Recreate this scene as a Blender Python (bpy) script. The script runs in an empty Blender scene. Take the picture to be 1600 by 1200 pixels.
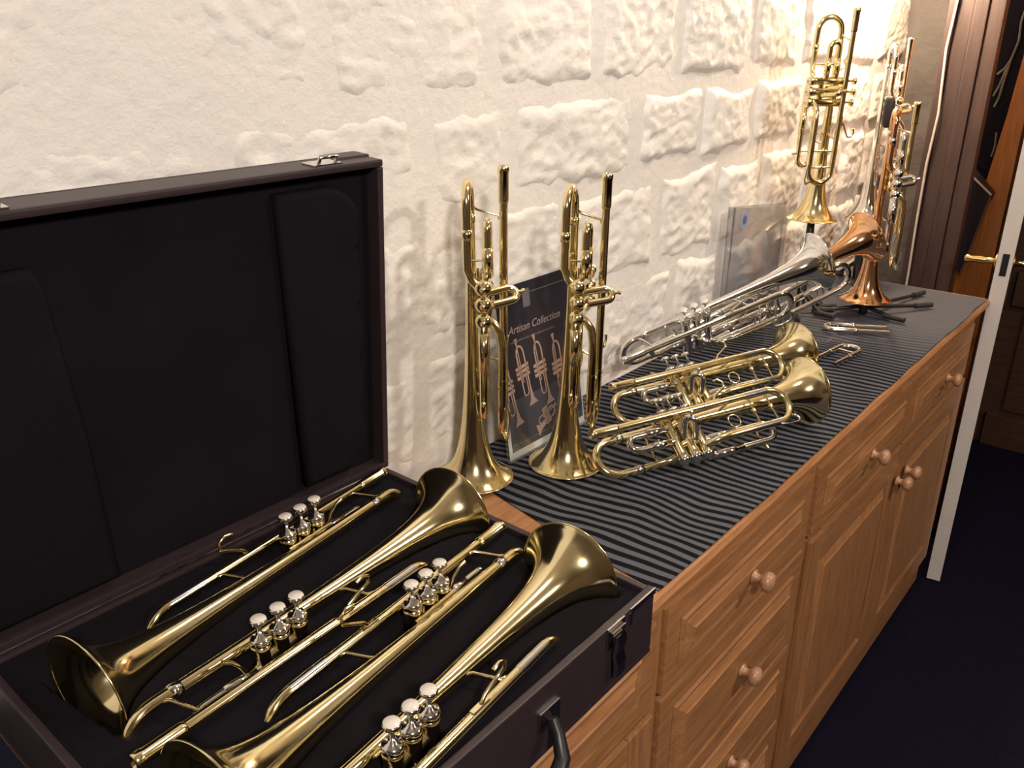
import bpy, bmesh, math, random
from mathutils import Matrix, Vector, noise

random.seed(7)
SC = bpy.context.scene
COL = SC.collection
TZ = 0.92                      # height of the sideboard top above the floor
V = Vector

# ------------------------------------------------------------------ camera
YAW, PITCH, ROLL, FPX = math.radians(49.7), math.radians(22.4), math.radians(-0.15), 1310.0
cy, sy, cp, sp = math.cos(YAW), math.sin(YAW), math.cos(PITCH), math.sin(PITCH)
fwd = V((sy * cp, cy * cp, -sp)); right0 = V((cy, -sy, 0)); up0 = right0.cross(fwd)
cr, sr = math.cos(ROLL), math.sin(ROLL)
right = right0 * cr + up0 * sr; upv = up0 * cr - right0 * sr
cam_d = bpy.data.cameras.new('camera'); cam_d.sensor_width = 36.0; cam_d.sensor_fit = 'HORIZONTAL'
cam_d.lens = FPX / 1600.0 * 36.0; cam_d.clip_start = 0.02; cam_d.clip_end = 50
cam = bpy.data.objects.new('camera', cam_d); COL.objects.link(cam)
m = Matrix.Identity(4)
for i in range(3):
    m[i][0] = right[i]; m[i][1] = upv[i]; m[i][2] = -fwd[i]
m[0][3], m[1][3], m[2][3] = 0, 0, TZ + 0.66
cam.matrix_world = m
SC.camera = cam

# ------------------------------------------------------------------ world, lights, exposure
w = bpy.data.worlds.new('world'); SC.world = w; w.use_nodes = True
w.node_tree.nodes['Background'].inputs[0].default_value = (1.0, 0.86, 0.74, 1)
w.node_tree.nodes['Background'].inputs[1].default_value = 0.05
SC.view_settings.view_transform = 'Standard'
SC.view_settings.look = 'None'
SC.view_settings.gamma = 1.0
SC.view_settings.use_curve_mapping = False
SC.view_settings.exposure = 0.0


def lamp(name, kind, loc, power, color, size=0.1, target=None, spot=None, blend=0.5):
    d = bpy.data.lights.new(name, kind); d.energy = power; d.color = color
    if kind == 'AREA':
        d.shape = 'DISK'; d.size = size
    else:
        d.shadow_soft_size = size
    if kind == 'SPOT':
        d.spot_size = math.radians(spot); d.spot_blend = blend
    o = bpy.data.objects.new(name, d); COL.objects.link(o); o.location = loc
    if target is not None:
        o.rotation_euler = (V(target) - V(loc)).to_track_quat('-Z', 'Y').to_euler()
    return o


LAMP_R = V((2.50, 0.76, TZ + 0.93))          # bulb of the wall lamp beside the door
SPOTS = [(V((-0.45, -1.00, 2.46)), V((0.40, 0.9, 1.15)), 205.0),
         (V((1.30, 0.36, 2.46)), V((1.35, 0.60, 0.9)), 30.0),
         (V((1.80, -1.30, 2.46)), V((1.7, 0.6, 0.9)), 112.0)]

# ------------------------------------------------------------------ materials
MATS = {}


def nodes_of(mat):
    mat.use_nodes = True
    nt = mat.node_tree
    return nt, nt.nodes['Principled BSDF']


def mat(name, col, rough=0.5, metal=0.0, bump=None, var=None, sheen=0.0, coat=0.0, spec=0.5, emit=None, alpha=1.0, aniso=None):
    mt = bpy.data.materials.new(name); nt, b = nodes_of(mt)
    b.inputs['Base Color'].default_value = (*col, 1)
    b.inputs['Roughness'].default_value = rough
    b.inputs['Metallic'].default_value = metal
    b.inputs['Specular IOR Level'].default_value = spec
    b.inputs['Coat Weight'].default_value = coat
    b.inputs['Sheen Weight'].default_value = sheen
    if emit:
        b.inputs['Emission Color'].default_value = (*emit[0], 1); b.inputs['Emission Strength'].default_value = emit[1]
    tc = nt.nodes.new('ShaderNodeTexCoord')
    if var:                                   # (scale, amount) colour mottling
        n = nt.nodes.new('ShaderNodeTexNoise'); n.inputs['Scale'].default_value = var[0]; n.inputs['Detail'].default_value = 6
        nt.links.new(tc.outputs['Object'], n.inputs['Vector'])
        mx = nt.nodes.new('ShaderNodeMix'); mx.data_type = 'RGBA'
        a = var[1]
        mx.inputs[6].default_value = (*[c * (1 - a) for c in col], 1); mx.inputs[7].default_value = (*[min(1, c * (1 + a)) for c in col], 1)
        nt.links.new(n.outputs['Fac'], mx.inputs[0]); nt.links.new(mx.outputs[2], b.inputs['Base Color'])
    if bump:                                  # (scale, strength, distance)
        n = nt.nodes.new('ShaderNodeTexNoise'); n.inputs['Scale'].default_value = bump[0]; n.inputs['Detail'].default_value = 8
        n.inputs['Roughness'].default_value = 0.6
        nt.links.new(tc.outputs['Object'], n.inputs['Vector'])
        bp = nt.nodes.new('ShaderNodeBump'); bp.inputs['Strength'].default_value = bump[1]; bp.inputs['Distance'].default_value = bump[2]
        nt.links.new(n.outputs['Fac'], bp.inputs['Height']); nt.links.new(bp.outputs['Normal'], b.inputs['Normal'])
    MATS[name] = mt
    return mt


def wood(name, dark, light, axis=0, scale=9.0, rough=0.4, stretch=14.0):
    """Straight grained timber, grain running along the given object axis."""
    mt = bpy.data.materials.new(name); nt, b = nodes_of(mt)
    tc = nt.nodes.new('ShaderNodeTexCoord'); mp = nt.nodes.new('ShaderNodeMapping')
    s = [stretch, stretch, stretch]; s[axis] = 1.0
    mp.inputs['Scale'].default_value = s
    n = nt.nodes.new('ShaderNodeTexNoise'); n.inputs['Scale'].default_value = scale; n.inputs['Detail'].default_value = 8
    n.inputs['Distortion'].default_value = 0.6; n.inputs['Roughness'].default_value = 0.65
    cr_ = nt.nodes.new('ShaderNodeValToRGB')
    cr_.color_ramp.elements[0].position = 0.32; cr_.color_ramp.elements[0].color = (*dark, 1)
    cr_.color_ramp.elements[1].position = 0.68; cr_.color_ramp.elements[1].color = (*light, 1)
    nt.links.new(tc.outputs['Object'], mp.inputs['Vector']); nt.links.new(mp.outputs['Vector'], n.inputs['Vector'])
    nt.links.new(n.outputs['Fac'], cr_.inputs['Fac']); nt.links.new(cr_.outputs['Color'], b.inputs['Base Color'])
    bp = nt.nodes.new('ShaderNodeBump'); bp.inputs['Strength'].default_value = 0.12; bp.inputs['Distance'].default_value = 0.001
    nt.links.new(n.outputs['Fac'], bp.inputs['Height']); nt.links.new(bp.outputs['Normal'], b.inputs['Normal'])
    b.inputs['Roughness'].default_value = rough
    MATS[name] = mt
    return mt


mat('paint_stone', (0.80, 0.765, 0.715), 0.55, bump=(55, 0.6, 0.005), var=(7, 0.05))
mat('paint_plain', (0.62, 0.56, 0.50), 0.7, bump=(20, 0.3, 0.004))
mat('ceiling_paint', (0.72, 0.67, 0.60), 0.8, var=(2, 0.05))
mat('room_wall', (0.50, 0.43, 0.36), 0.7, var=(2, 0.1))
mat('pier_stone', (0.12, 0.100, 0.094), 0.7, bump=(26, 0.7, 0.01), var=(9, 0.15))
mat('carpet', (0.0105, 0.0086, 0.0205), 0.95, bump=(420, 0.8, 0.004), var=(130, 0.5), spec=0.04)
wood('oak_x', (0.265, 0.114, 0.043), (0.46, 0.218, 0.090), 0)
wood('oak_z', (0.265, 0.114, 0.043), (0.46, 0.218, 0.090), 2)
wood('knob_wood', (0.34, 0.17, 0.09), (0.52, 0.30, 0.17), 1, rough=0.3)
wood('brown_board', (0.034, 0.019, 0.018), (0.066, 0.037, 0.034), 2, scale=6, rough=0.5)
wood('door_wood', (0.30, 0.12, 0.032), (0.46, 0.21, 0.065), 2, rough=0.4)
wood('dark_panel', (0.045, 0.020, 0.012), (0.085, 0.040, 0.022), 1, rough=0.45)
mat('white_gloss', (0.66, 0.61, 0.57), 0.4, var=(18, 0.08))
mat('brass', (0.90, 0.775, 0.45), 0.13, 1.0)
mat('brass_door', (0.80, 0.60, 0.28), 0.2, 1.0)
mat('silver', (0.88, 0.86, 0.83), 0.08, 1.0)
mat('nickel', (0.72, 0.70, 0.67), 0.12, 1.0)
mat('copper', (0.86, 0.50, 0.28), 0.12, 1.0)
mat('pearl', (0.70, 0.65, 0.58), 0.25, coat=0.4, var=(120, 0.1))
mat('vinyl', (0.030, 0.019, 0.022), 0.42, bump=(600, 0.25, 0.0006), var=(40, 0.2))
mat('plush', (0.0070, 0.0055, 0.0080), 0.95, bump=(300, 0.4, 0.002), var=(9, 0.35), spec=0.10)
mat('navy_cloth', (0.014, 0.014, 0.026), 0.95, bump=(500, 0.4, 0.001), spec=0.05)
mat('black_plastic', (0.012, 0.012, 0.013), 0.4)
mat('black_rubber', (0.02, 0.017, 0.017), 0.7)
mat('leather', (0.02, 0.014, 0.012), 0.55, bump=(200, 0.3, 0.001))
mat('paper_white', (0.62, 0.60, 0.60), 0.5)
mat('print_navy', (0.022, 0.019, 0.030), 0.35)
mat('print_rule', (0.13, 0.12, 0.13), 0.4)
mat('print_text', (0.34, 0.27, 0.25), 0.4)
mat('print_gold', (0.40, 0.27, 0.21), 0.4, var=(160, 0.25))
mat('sticker_blue', (0.30, 0.36, 0.50), 0.4)
mat('sticker_dark', (0.10, 0.15, 0.30), 0.4)
mat('cable_white', (0.55, 0.50, 0.46), 0.4)
mat('dark_glass', (0.010, 0.010, 0.016), 0.12)
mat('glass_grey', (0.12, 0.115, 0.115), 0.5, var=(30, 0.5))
mat('lamp_metal', (0.45, 0.38, 0.28), 0.3, 1.0)
mat('bulb_glow', (1, 0.9, 0.7), 0.5, emit=((1.0, 0.78, 0.48), 40))
mat('spot_glow', (1, 0.9, 0.8), 0.5, emit=((1.0, 0.80, 0.62), 30))


def clear_plastic(name, tint, rough, fac):
    mt = bpy.data.materials.new(name); mt.use_nodes = True; nt = mt.node_tree
    for n in list(nt.nodes): nt.nodes.remove(n)
    out = nt.nodes.new('ShaderNodeOutputMaterial'); tr = nt.nodes.new('ShaderNodeBsdfTransparent')
    gl = nt.nodes.new('ShaderNodeBsdfGlossy'); df = nt.nodes.new('ShaderNodeBsdfDiffuse')
    m1 = nt.nodes.new('ShaderNodeMixShader'); m2 = nt.nodes.new('ShaderNodeMixShader'); fr = nt.nodes.new('ShaderNodeLayerWeight'); pw_ = nt.nodes.new('ShaderNodeMath'); pw_.operation = 'POWER'; pw_.inputs[1].default_value = 3.5
    tr.inputs[0].default_value = (*tint, 1); gl.inputs[0].default_value = (1, 1, 1, 1); gl.inputs[1].default_value = rough
    df.inputs[0].default_value = (0.7, 0.7, 0.74, 1); fr.inputs[0].default_value = 0.5
    m1.inputs[0].default_value = fac
    nt.links.new(tr.outputs[0], m1.inputs[1]); nt.links.new(df.outputs[0], m1.inputs[2])
    nt.links.new(fr.outputs['Facing'], pw_.inputs[0]); nt.links.new(pw_.outputs[0], m2.inputs[0]); nt.links.new(m1.outputs[0], m2.inputs[1]); nt.links.new(gl.outputs[0], m2.inputs[2])
    nt.links.new(m2.outputs[0], out.inputs[0])
    MATS[name] = mt


clear_plastic('clear_sleeve', (0.93, 0.935, 0.95), 0.15, 0.06)
clear_plastic('acrylic', (0.96, 0.97, 0.97), 0.05, 0.03)

# striped cloth
mt = bpy.data.materials.new('striped_cloth'); nt, b = nodes_of(mt); MATS['striped_cloth'] = mt
tc = nt.nodes.new('ShaderNodeTexCoord'); mp = nt.nodes.new('ShaderNodeMapping')
mp.inputs['Rotation'].default_value = (0, 0, math.radians(-8))
nz = nt.nodes.new('ShaderNodeTexNoise'); nz.inputs['Scale'].default_value = 3.6; nz.inputs['Detail'].default_value = 2
ad = nt.nodes.new('ShaderNodeVectorMath'); ad.operation = 'SCALE'; ad.inputs['Scale'].default_value = 0.085
av = nt.nodes.new('ShaderNodeVectorMath'); av.operation = 'ADD'
wv = nt.nodes.new('ShaderNodeTexWave'); wv.wave_type = 'BANDS'; wv.bands_direction = 'X'; wv.wave_profile = 'SIN'
wv.inputs['Scale'].default_value = 2 * math.pi / 20.0 / 0.0190
nt.links.new(tc.outputs['Object'], mp.inputs['Vector']); nt.links.new(tc.outputs['Object'], nz.inputs['Vector'])
nt.links.new(nz.outputs['Color'], ad.inputs[0]); nt.links.new(mp.outputs['Vector'], av.inputs[0]); nt.links.new(ad.outputs[0], av.inputs[1])
nt.links.new(av.outputs[0], wv.inputs['Vector'])
rp = nt.nodes.new('ShaderNodeValToRGB')
rp.color_ramp.elements[0].position = 0.40; rp.color_ramp.elements[0].color = (0.0062, 0.0064, 0.0095, 1)
rp.color_ramp.elements[1].position = 0.62; rp.color_ramp.elements[1].color = (0.100, 0.105, 0.122, 1)
nt.links.new(wv.outputs['Color'], rp.inputs['Fac'])
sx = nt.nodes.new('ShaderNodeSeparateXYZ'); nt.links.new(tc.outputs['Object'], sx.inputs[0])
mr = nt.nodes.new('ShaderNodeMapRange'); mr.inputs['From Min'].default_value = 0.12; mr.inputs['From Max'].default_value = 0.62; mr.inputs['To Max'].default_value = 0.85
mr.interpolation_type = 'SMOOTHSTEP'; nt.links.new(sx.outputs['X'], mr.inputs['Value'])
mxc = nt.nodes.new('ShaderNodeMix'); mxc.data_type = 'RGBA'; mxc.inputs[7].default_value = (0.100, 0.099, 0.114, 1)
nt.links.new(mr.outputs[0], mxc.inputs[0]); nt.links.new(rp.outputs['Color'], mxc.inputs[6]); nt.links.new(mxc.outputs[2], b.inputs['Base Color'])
wf = nt.nodes.new('ShaderNodeTexNoise'); wf.inputs['Scale'].default_value = 700
bp = nt.nodes.new('ShaderNodeBump'); bp.inputs['Strength'].default_value = 0.4; bp.inputs['Distance'].default_value = 0.001
nt.links.new(tc.outputs['Object'], wf.inputs['Vector']); nt.links.new(wf.outputs['Fac'], bp.inputs['Height']); nt.links.new(bp.outputs['Normal'], b.inputs['Normal'])
b.inputs['Roughness'].default_value = 0.9; b.inputs['Specular IOR Level'].default_value = 0.08


# ------------------------------------------------------------------ mesh helpers
class MB:
    """Collects shapes into one mesh."""

    def __init__(self):
        self.v = []; self.f = []; self.sm = []

    def add(self, vs, fs, smooth=False):
        o = len(self.v); self.v += [tuple(p) for p in vs]
        for f in fs:
            self.f.append([i + o for i in f]); self.sm.append(smooth)
        return self

    def box(self, a, b, bev=0.0):
        x0, y0, z0 = a; x1, y1, z1 = b
        if bev <= 0:
            vs = [(x0, y0, z0), (x1, y0, z0), (x1, y1, z0), (x0, y1, z0), (x0, y0, z1), (x1, y0, z1), (x1, y1, z1), (x0, y1, z1)]
            return self.add(vs, [(0, 3, 2, 1), (4, 5, 6, 7), (0, 1, 5, 4), (1, 2, 6, 5), (2, 3, 7, 6), (3, 0, 4, 7)])
        bm = bmesh.new(); bmesh.ops.create_cube(bm, size=1.0)
        for v_ in bm.verts:
            v_.co = V(((x0 + x1) / 2 + v_.co.x * (x1 - x0), (y0 + y1) / 2 + v_.co.y * (y1 - y0), (z0 + z1) / 2 + v_.co.z * (z1 - z0)))
        bmesh.ops.bevel(bm, geom=bm.edges[:], offset=bev, segments=2, affect='EDGES', profile=0.7)
        return self.frombm(bm)

    def frombm(self, bm, smooth=False, mtx=None):
        bm.verts.ensure_lookup_table()
        vs = [(mtx @ v_.co if mtx else v_.co.copy()) for v_ in bm.verts]
        fs = [[v_.index for v_ in f.verts] for f in bm.faces]
        bm.free()
        return self.add(vs, fs, smooth)

    def tube(self, pts, rad, seg=12, caps=True, closed=False):
        pts = [V(p) for p in pts]; n = len(pts)
        if not hasattr(rad, '__len__'): rad = [rad] * n
        tang = []
        for i in range(n):
            if closed: t = pts[(i + 1) % n] - pts[i - 1]
            elif i == 0: t = pts[1] - pts[0]
            elif i == n - 1: t = pts[-1] - pts[-2]
            else: t = (pts[i + 1] - pts[i]).normalized() + (pts[i] - pts[i - 1]).normalized()
            tang.append(t.normalized() if t.length > 1e-9 else V((0, 0, 1)))
        t0 = tang[0]; nrm = t0.orthogonal().normalized()
        vs = []
        for i in range(n):
            if i:
                q = tang[i - 1].rotation_difference(tang[i]); nrm = (q @ nrm).normalized()
            bn = tang[i].cross(nrm)
            for k in range(seg):
                a = 2 * math.pi * k / seg
                vs.append(pts[i] + (nrm * math.cos(a) + bn * math.sin(a)) * rad[i])
        fs = []
        for i in range(n if closed else n - 1):
            j = (i + 1) % n
            for k in range(seg):
                l = (k + 1) % seg
                fs.append((i * seg + k, i * seg + l, j * seg + l, j * seg + k))
        self.add(vs, fs, True)
        if caps and not closed:
            self.add(vs[:seg], [list(range(seg))[::-1]]); self.add(vs[-seg:], [list(range(seg))])
        return self

    def lathe(self, prof, origin=(0, 0, 0), axis=(0, 0, 1), seg=24, smooth=True):
        """prof: list of (distance along axis, radius)."""
        ax = V(axis).normalized(); n1 = ax.orthogonal().normalized(); n2 = ax.cross(n1); o = V(origin)
        vs = []
        for h, r in prof:
            for k in range(seg):
                a = 2 * math.pi * k / seg
                vs.append(o + ax * h + (n1 * math.cos(a) + n2 * math.sin(a)) * max(r, 1e-5))
        fs = []
        for i in range(len(prof) - 1):
            for k in range(seg):
                l = (k + 1) % seg
                fs.append((i * seg + k, i * seg + l, (i + 1) * seg + l, (i + 1) * seg + k))
        return self.add(vs, fs, smooth)

    def prism(self, poly, h0, h1, plane='xz'):
        """Extrude a 2D polygon; plane names the two axes of the polygon."""
        def P(p, h):
            return {'xz': (p[0], h, p[1]), 'xy': (p[0], p[1], h), 'yz': (h, p[0], p[1])}[plane]
        n = len(poly); vs = [P(p, h0) for p in poly] + [P(p, h1) for p in poly]
        return self.add(vs, [list(range(n))[::-1], [i + n for i in range(n)]] + [(i, (i + 1) % n, n + (i + 1) % n, n + i) for i in range(n)])

    def mesh(self, name, material):
        me = bpy.data.meshes.new(name); me.from_pydata(self.v, [], self.f)
        me.polygons.foreach_set('use_smooth', self.sm)
        bm = bmesh.new(); bm.from_mesh(me); bmesh.ops.recalc_face_normals(bm, faces=bm.faces[:]); bm.to_mesh(me); bm.free()
        me.materials.append(MATS[material]); me.update()
        return me

    def build(self, name, material, parent=None, label=None):
        return link(name, self.mesh(name, material), parent, label)


def link(name, data, parent=None, label=None):
    o = bpy.data.objects.new(name, data); COL.objects.link(o)
    if parent is not None: o.parent = parent
    if label: o['label'] = label
    return o


def tag(o, label, cat, group=None):
    o['label'] = label; o['category'] = cat
    if group: o['group'] = group
    return o


def thing(name, label, cat, loc=(0, 0, 0), group=None, mtx=None):
    o = bpy.data.objects.new(name, None); COL.objects.link(o); o.empty_display_size = 0.05
    if mtx is not None: o.matrix_world = mtx
    else: o.location = loc
    return tag(o, label, cat, group)


def struct(o):
    o['kind'] = 'structure'
    return o


def arc(c, r, a0, a1, n, e1, e2):
    c = V(c); e1 = V(e1); e2 = V(e2)
    return [c + e1 * (r * math.cos(a0 + (a1 - a0) * i / n)) + e2 * (r * math.sin(a0 + (a1 - a0) * i / n)) for i in range(n + 1)]


# ------------------------------------------------------------------ the room shell
WY = 0.905                                    # mortar plane of the painted stone wall
b_ = MB(); b_.box((-2.2, -3.2, -0.05), (4.6, 1.1, 0.0)); struct(b_.build('floor', 'carpet'))
b_ = MB(); b_.box((-2.2, -3.2, 2.5), (4.6, 1.1, 2.55)); struct(b_.build('ceiling', 'ceiling_paint'))
b_ = MB(); b_.box((-2.2, -3.25, 0), (4.6, -3.2, 2.5)); struct(b_.build('wall_front', 'room_wall'))
b_ = MB(); b_.box((-2.25, -3.2, 0), (-2.2, 1.1, 2.5)); struct(b_.build('wall_left', 'room_wall'))

# painted stone wall: mortar bed with one object per stone
b_ = MB()
NX, NZ = 120, 40
X0, X1 = -2.2, 3.02
vs = []
for j in range(NZ + 1):
    for i in range(NX + 1):
        x = X0 + (X1 - X0) * i / NX; z = 2.5 * j / NZ
        vs.append((x, WY + 0.004 * noise.noise(V((x * 5, z * 5, 3))), z))
fs = [(j * (NX + 1) + i, j * (NX + 1) + i + 1, (j + 1) * (NX + 1) + i + 1, (j + 1) * (NX + 1) + i) for j in range(NZ) for i in range(NX)]
b_.add(vs, fs, True)
b_.add([(X0, WY + 0.01, 0), (X1, WY + 0.01, 0), (X1, 1.1, 0), (X0, 1.1, 0), (X0, WY + 0.01, 2.5), (X1, WY + 0.01, 2.5), (X1, 1.1, 2.5), (X0, 1.1, 2.5)],
       [(1, 2, 6, 5), (2, 3, 7, 6), (3, 0, 4, 7), (4, 5, 6, 7), (0, 3, 2, 1)])
wall_back = struct(b_.build('wall_back', 'paint_stone'))


def stone(x0, x1, z0, z1, seed, proud):
    nx = max(10, int((x1 - x0) / 0.006)); nz = max(10, int((z1 - z0) / 0.006))
    rnd = random.Random(seed); g = 0.006
    far = max(0.0, min(1.0, ((x0 + x1) / 2 - 1.1) / 0.9)); proud += 0.010 * far
    tilt = rnd.uniform(-0.005, 0.005); tiltz = rnd.uniform(-0.003, 0.005)
    vs = []
    for j in range(nz + 1):
        for i in range(nx + 1):
            s, t = i / nx, j / nz
            x = x0 + g + (x1 - x0 - 2 * g) * s; z = z0 + g + (z1 - z0 - 2 * g) * t
            wob = 0.013
            ex = wob * noise.noise(V((z * 9, seed * 3.1, 1.5))) * (1 - s) + wob * noise.noise(V((z * 9, seed * 3.1, 8.5))) * s
            ez = wob * noise.noise(V((x * 8, seed * 2.3, 4.5))) * (1 - t) + wob * noise.noise(V((x * 8, seed * 2.3, 6.5))) * t
            d = min(s * (x1 - x0), (1 - s) * (x1 - x0), t * (z1 - z0), (1 - t) * (z1 - z0))
            d += 0.012 * noise.noise(V((x * 22, z * 22, seed)))
            k = max(0.0, min(1.0, d / 0.030)); k = k * k * (3 - 2 * k)
            p = V((x * 6.0, z * 6.0, seed * 1.7))
            pr = V((x * 5.0 + z * 4.0, z * 9.0 - x * 2.0, seed * 1.7))
            h = 0.45 * noise.noise(p) + 0.42 * (0.4 - abs(noise.noise(pr * 2.2))) + 0.36 * (0.4 - abs(noise.noise(pr * 5.0))) + 0.15 * noise.noise(p * 8) + 0.11 * noise.noise(p * 17)
            y = WY + 0.006 - k * (proud + 0.0125 * (1 + 0.15 * far) * h + tilt * (s - 0.5) + tiltz * (t - 0.5))
            vs.append((x + ex, y, z + ez + TZ))
    W_ = nx + 1
    fs = [(j * W_ + i, j * W_ + i + 1, (j + 1) * W_ + i + 1, (j + 1) * W_ + i) for j in range(nz) for i in range(nx)]
    sb = MB(); sb.add(vs, fs, True)
    ring = [i for i in range(W_)] + [j * W_ + nx for j in range(1, nz + 1)] + [nz * W_ + i for i in range(nx - 1, -1, -1)] + [j * W_ for j in range(nz - 1, 0, -1)]
    back = [(vs[i][0], WY + 0.03, vs[i][2]) for i in ring]
    o = len(ring)
    sb.add([vs[i] for i in ring] + back, [(k, o + k, o + (k + 1) % o, (k + 1) % o) for k in range(o)] + [list(range(o, 2 * o))])
    return sb.build('stone', 'paint_stone', wall_back)


ROWS = [(-0.17, 0.005, [-0.1, 0.28, 0.66, 0.98, 1.30, 1.62, 2.02, 2.36, 2.74, 2.99]),
        (0.005, 0.205, [-0.1, 0.30, 0.52, 0.84, 1.05, 1.33, 1.62, 1.84, 2.12, 2.42, 2.74, 2.99]),
        (0.205, 0.408, [-0.1, 0.12, 0.45, 0.74, 1.00, 1.22, 1.53, 1.80, 2.02, 2.30, 2.55, 2.74, 2.99]),
        (0.408, 0.578, [-0.1, 0.30, 0.545, 0.87, 1.06, 1.44, 1.70, 1.95, 2.22, 2.50, 2.74, 2.99]),
        (0.578, 0.790, [-0.1, 0.14, 0.395, 0.70, 1.02, 1.30, 1.58, 1.90, 2.18, 2.46, 2.74, 2.99]),
        (0.790, 0.985, [-0.1, 0.26, 0.62, 0.90, 1.25, 1.66, 2.05, 2.40, 2.74, 2.99])]
sd = 1
for z0, z1, xs in ROWS:
    for a, c in zip(xs[:-1], xs[1:]):
        stone(a, c, z0 + random.uniform(-0.006, 0.006), z1 + random.uniform(-0.006, 0.006), sd, random.uniform(0.004, 0.008)); sd += 1

# rough stone end of the wall, facing along the room
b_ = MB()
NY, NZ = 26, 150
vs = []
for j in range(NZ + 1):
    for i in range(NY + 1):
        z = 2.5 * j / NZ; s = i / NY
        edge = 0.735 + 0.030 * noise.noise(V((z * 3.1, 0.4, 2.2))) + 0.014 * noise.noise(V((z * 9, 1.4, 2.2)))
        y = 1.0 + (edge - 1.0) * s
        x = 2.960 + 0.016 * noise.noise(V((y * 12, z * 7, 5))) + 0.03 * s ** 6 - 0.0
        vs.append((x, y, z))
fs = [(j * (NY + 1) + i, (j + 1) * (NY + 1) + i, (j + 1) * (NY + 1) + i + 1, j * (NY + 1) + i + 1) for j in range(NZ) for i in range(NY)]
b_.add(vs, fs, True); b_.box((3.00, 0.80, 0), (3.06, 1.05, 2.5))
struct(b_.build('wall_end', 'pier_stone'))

# brown board that closes the wall end, made of upright planks
b_ = MB(); b_.box((2.715, 0.573, 0), (2.735, 0.712, 2.5)); trim1 = struct(b_.build('trim_1', 'brown_board'))
for k, (ya, yb, xx) in enumerate(((0.690, 0.712, 2.690), (0.648, 0.689, 2.698), (0.612, 0.647, 2.690), (0.573, 0.611, 2.697))):
    p_ = MB(); p_.box((xx, ya, 0.001), (2.714, yb, 2.499), 0.003); p_.build('plank', 'brown_board', trim1)

# dark panelled wall beyond the door
b_ = MB(); b_.box((3.72, -3.2, 0), (3.76, 1.1, 2.5)); wr = struct(b_.build('wall_right', 'dark_panel'))
for y0 in [x * 0.62 - 3.15 for x in range(7)]:
    y1 = y0 + 0.60
    for (za, zb) in ((0.0, 0.14), (0.60, 0.74), (1.30, 1.42), (2.34, 2.48)):
        p_ = MB(); p_.box((3.69, y0, za + 0.001), (3.719, y1, zb), 0.004); p_.build('rail', 'dark_panel', wr)
    for (za, zb) in ((0.16, 0.58), (0.76, 1.28), (1.44, 2.32)):
        p_ = MB(); p_.box((3.705, y0 + 0.05, za), (3.719, y1 - 0.05, zb), 0.006); p_.build('panel', 'dark_panel', wr)

# open door seen on its edge
E1 = V((2.528, 0.434, 0)); dd = V((0.9868, 0.1620, 0)); nn = V((-0.1620, 0.9868, 0))
dm = Matrix.Identity(4)
for i in range(3):
    dm[i][0] = dd[i]; dm[i][1] = nn[i]; dm[i][2] = (0, 0, 1)[i]; dm[i][3] = E1[i]
door = bpy.data.objects.new('door_1', None); COL.objects.link(door); door.matrix_world = dm; struct(door)
DH = 2.06


def part(parent, name, material, *boxes, bev=0.0, label=None):
    q = MB()
    for a, c in boxes: q.box(a, c, bev)
    return q.build(name, material, parent, label)


part(door, 'door_edge', 'white_gloss', ((0.0, -0.038, 0.006), (0.006, 0.0, DH)), label='white painted lock edge of the door')
part(door, 'lock_stile', 'door_wood', ((0.006, -0.038, 0.006), (0.125, 0.0, DH)), bev=0.002)
part(door, 'hinge_stile', 'door_wood', ((0.645, -0.038, 0.006), (0.76, 0.0, DH)), bev=0.002)
for za, zb in ((0.006, 0.22), (0.98, 1.16), (1.93, DH)):
    part(door, 'rail', 'door_wood', ((0.126, -0.038, za), (0.644, 0.0, zb)), bev=0.002)
for za, zb in ((0.221, 0.979), (1.161, 1.929)):
    part(door, 'panel', 'door_wood', ((0.126, -0.028, za), (0.644, -0.010, zb)))
lk = part(door, 'latch_plate', 'black_plastic', ((-0.002, -0.028, 0.985), (0.001, -0.012, 1.045)))
for sgn, y0 in ((1, 0.0), (-1, -0.038)):
    q = MB(); q.lathe([(0, 0.0), (0, 0.022), (0.004, 0.022), (0.006, 0.010), (0.030, 0.0085), (0.040, 0.011), (0.062, 0.009), (0.074, 0.012), (0.079, 0.008), (0.080, 0.0)], (0.040, y0, 1.015), (0, sgn, 0), 18)
    q.build('door_knob', 'brass_door', door, 'polished brass door knob')

# glazed door standing further back, seen between the boards and the open door
door2 = bpy.data.objects.new('door_2', None); COL.objects.link(door2); door2.location = (2.85, 0.5, 0); struct(door2)


def yz(parent, name, material, poly, x0, x1, label=None):
    q_ = MB(); q_.prism([(y - 0.5, z) for y, z in poly], x0 - 2.85, x1 - 2.85, 'yz')
    return q_.build(name, material, parent, label)


yz(door2, 'stile', 'door_wood', [(0.499, 0.004), (0.600, 0.004), (0.592, TZ - 0.05), (0.560, TZ + 0.30), (0.545, TZ + 0.46), (0.535, TZ + 0.62), (0.525, 2.1), (0.499, 2.1)], 2.852, 2.882)
pane = yz(door2, 'pane', 'dark_glass', [(0.508, TZ + 0.22), (0.74, TZ + 0.22), (0.74, 2.1), (0.508, 2.1)], 2.890, 2.896)
yz(door2, 'lower_panel', 'door_wood', [(0.508, 0.004), (0.74, 0.004), (0.74, TZ + 0.218), (0.508, TZ + 0.218)], 2.884, 2.900)
yz(door2, 'glazing_bar', 'brown_board', [(0.533, TZ + 0.235), (0.612, TZ + 0.312), (0.616, TZ + 0.288), (0.537, TZ + 0.212)], 2.842, 2.8515)
card = yz(door2, 'notice_card', 'print_navy', [(0.541, TZ + 0.225), (0.612, TZ + 0.282), (0.612, TZ + 0.0), (0.580, TZ - 0.02)], 2.836, 2.840, 'dark notice card with a pale edge')
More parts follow.
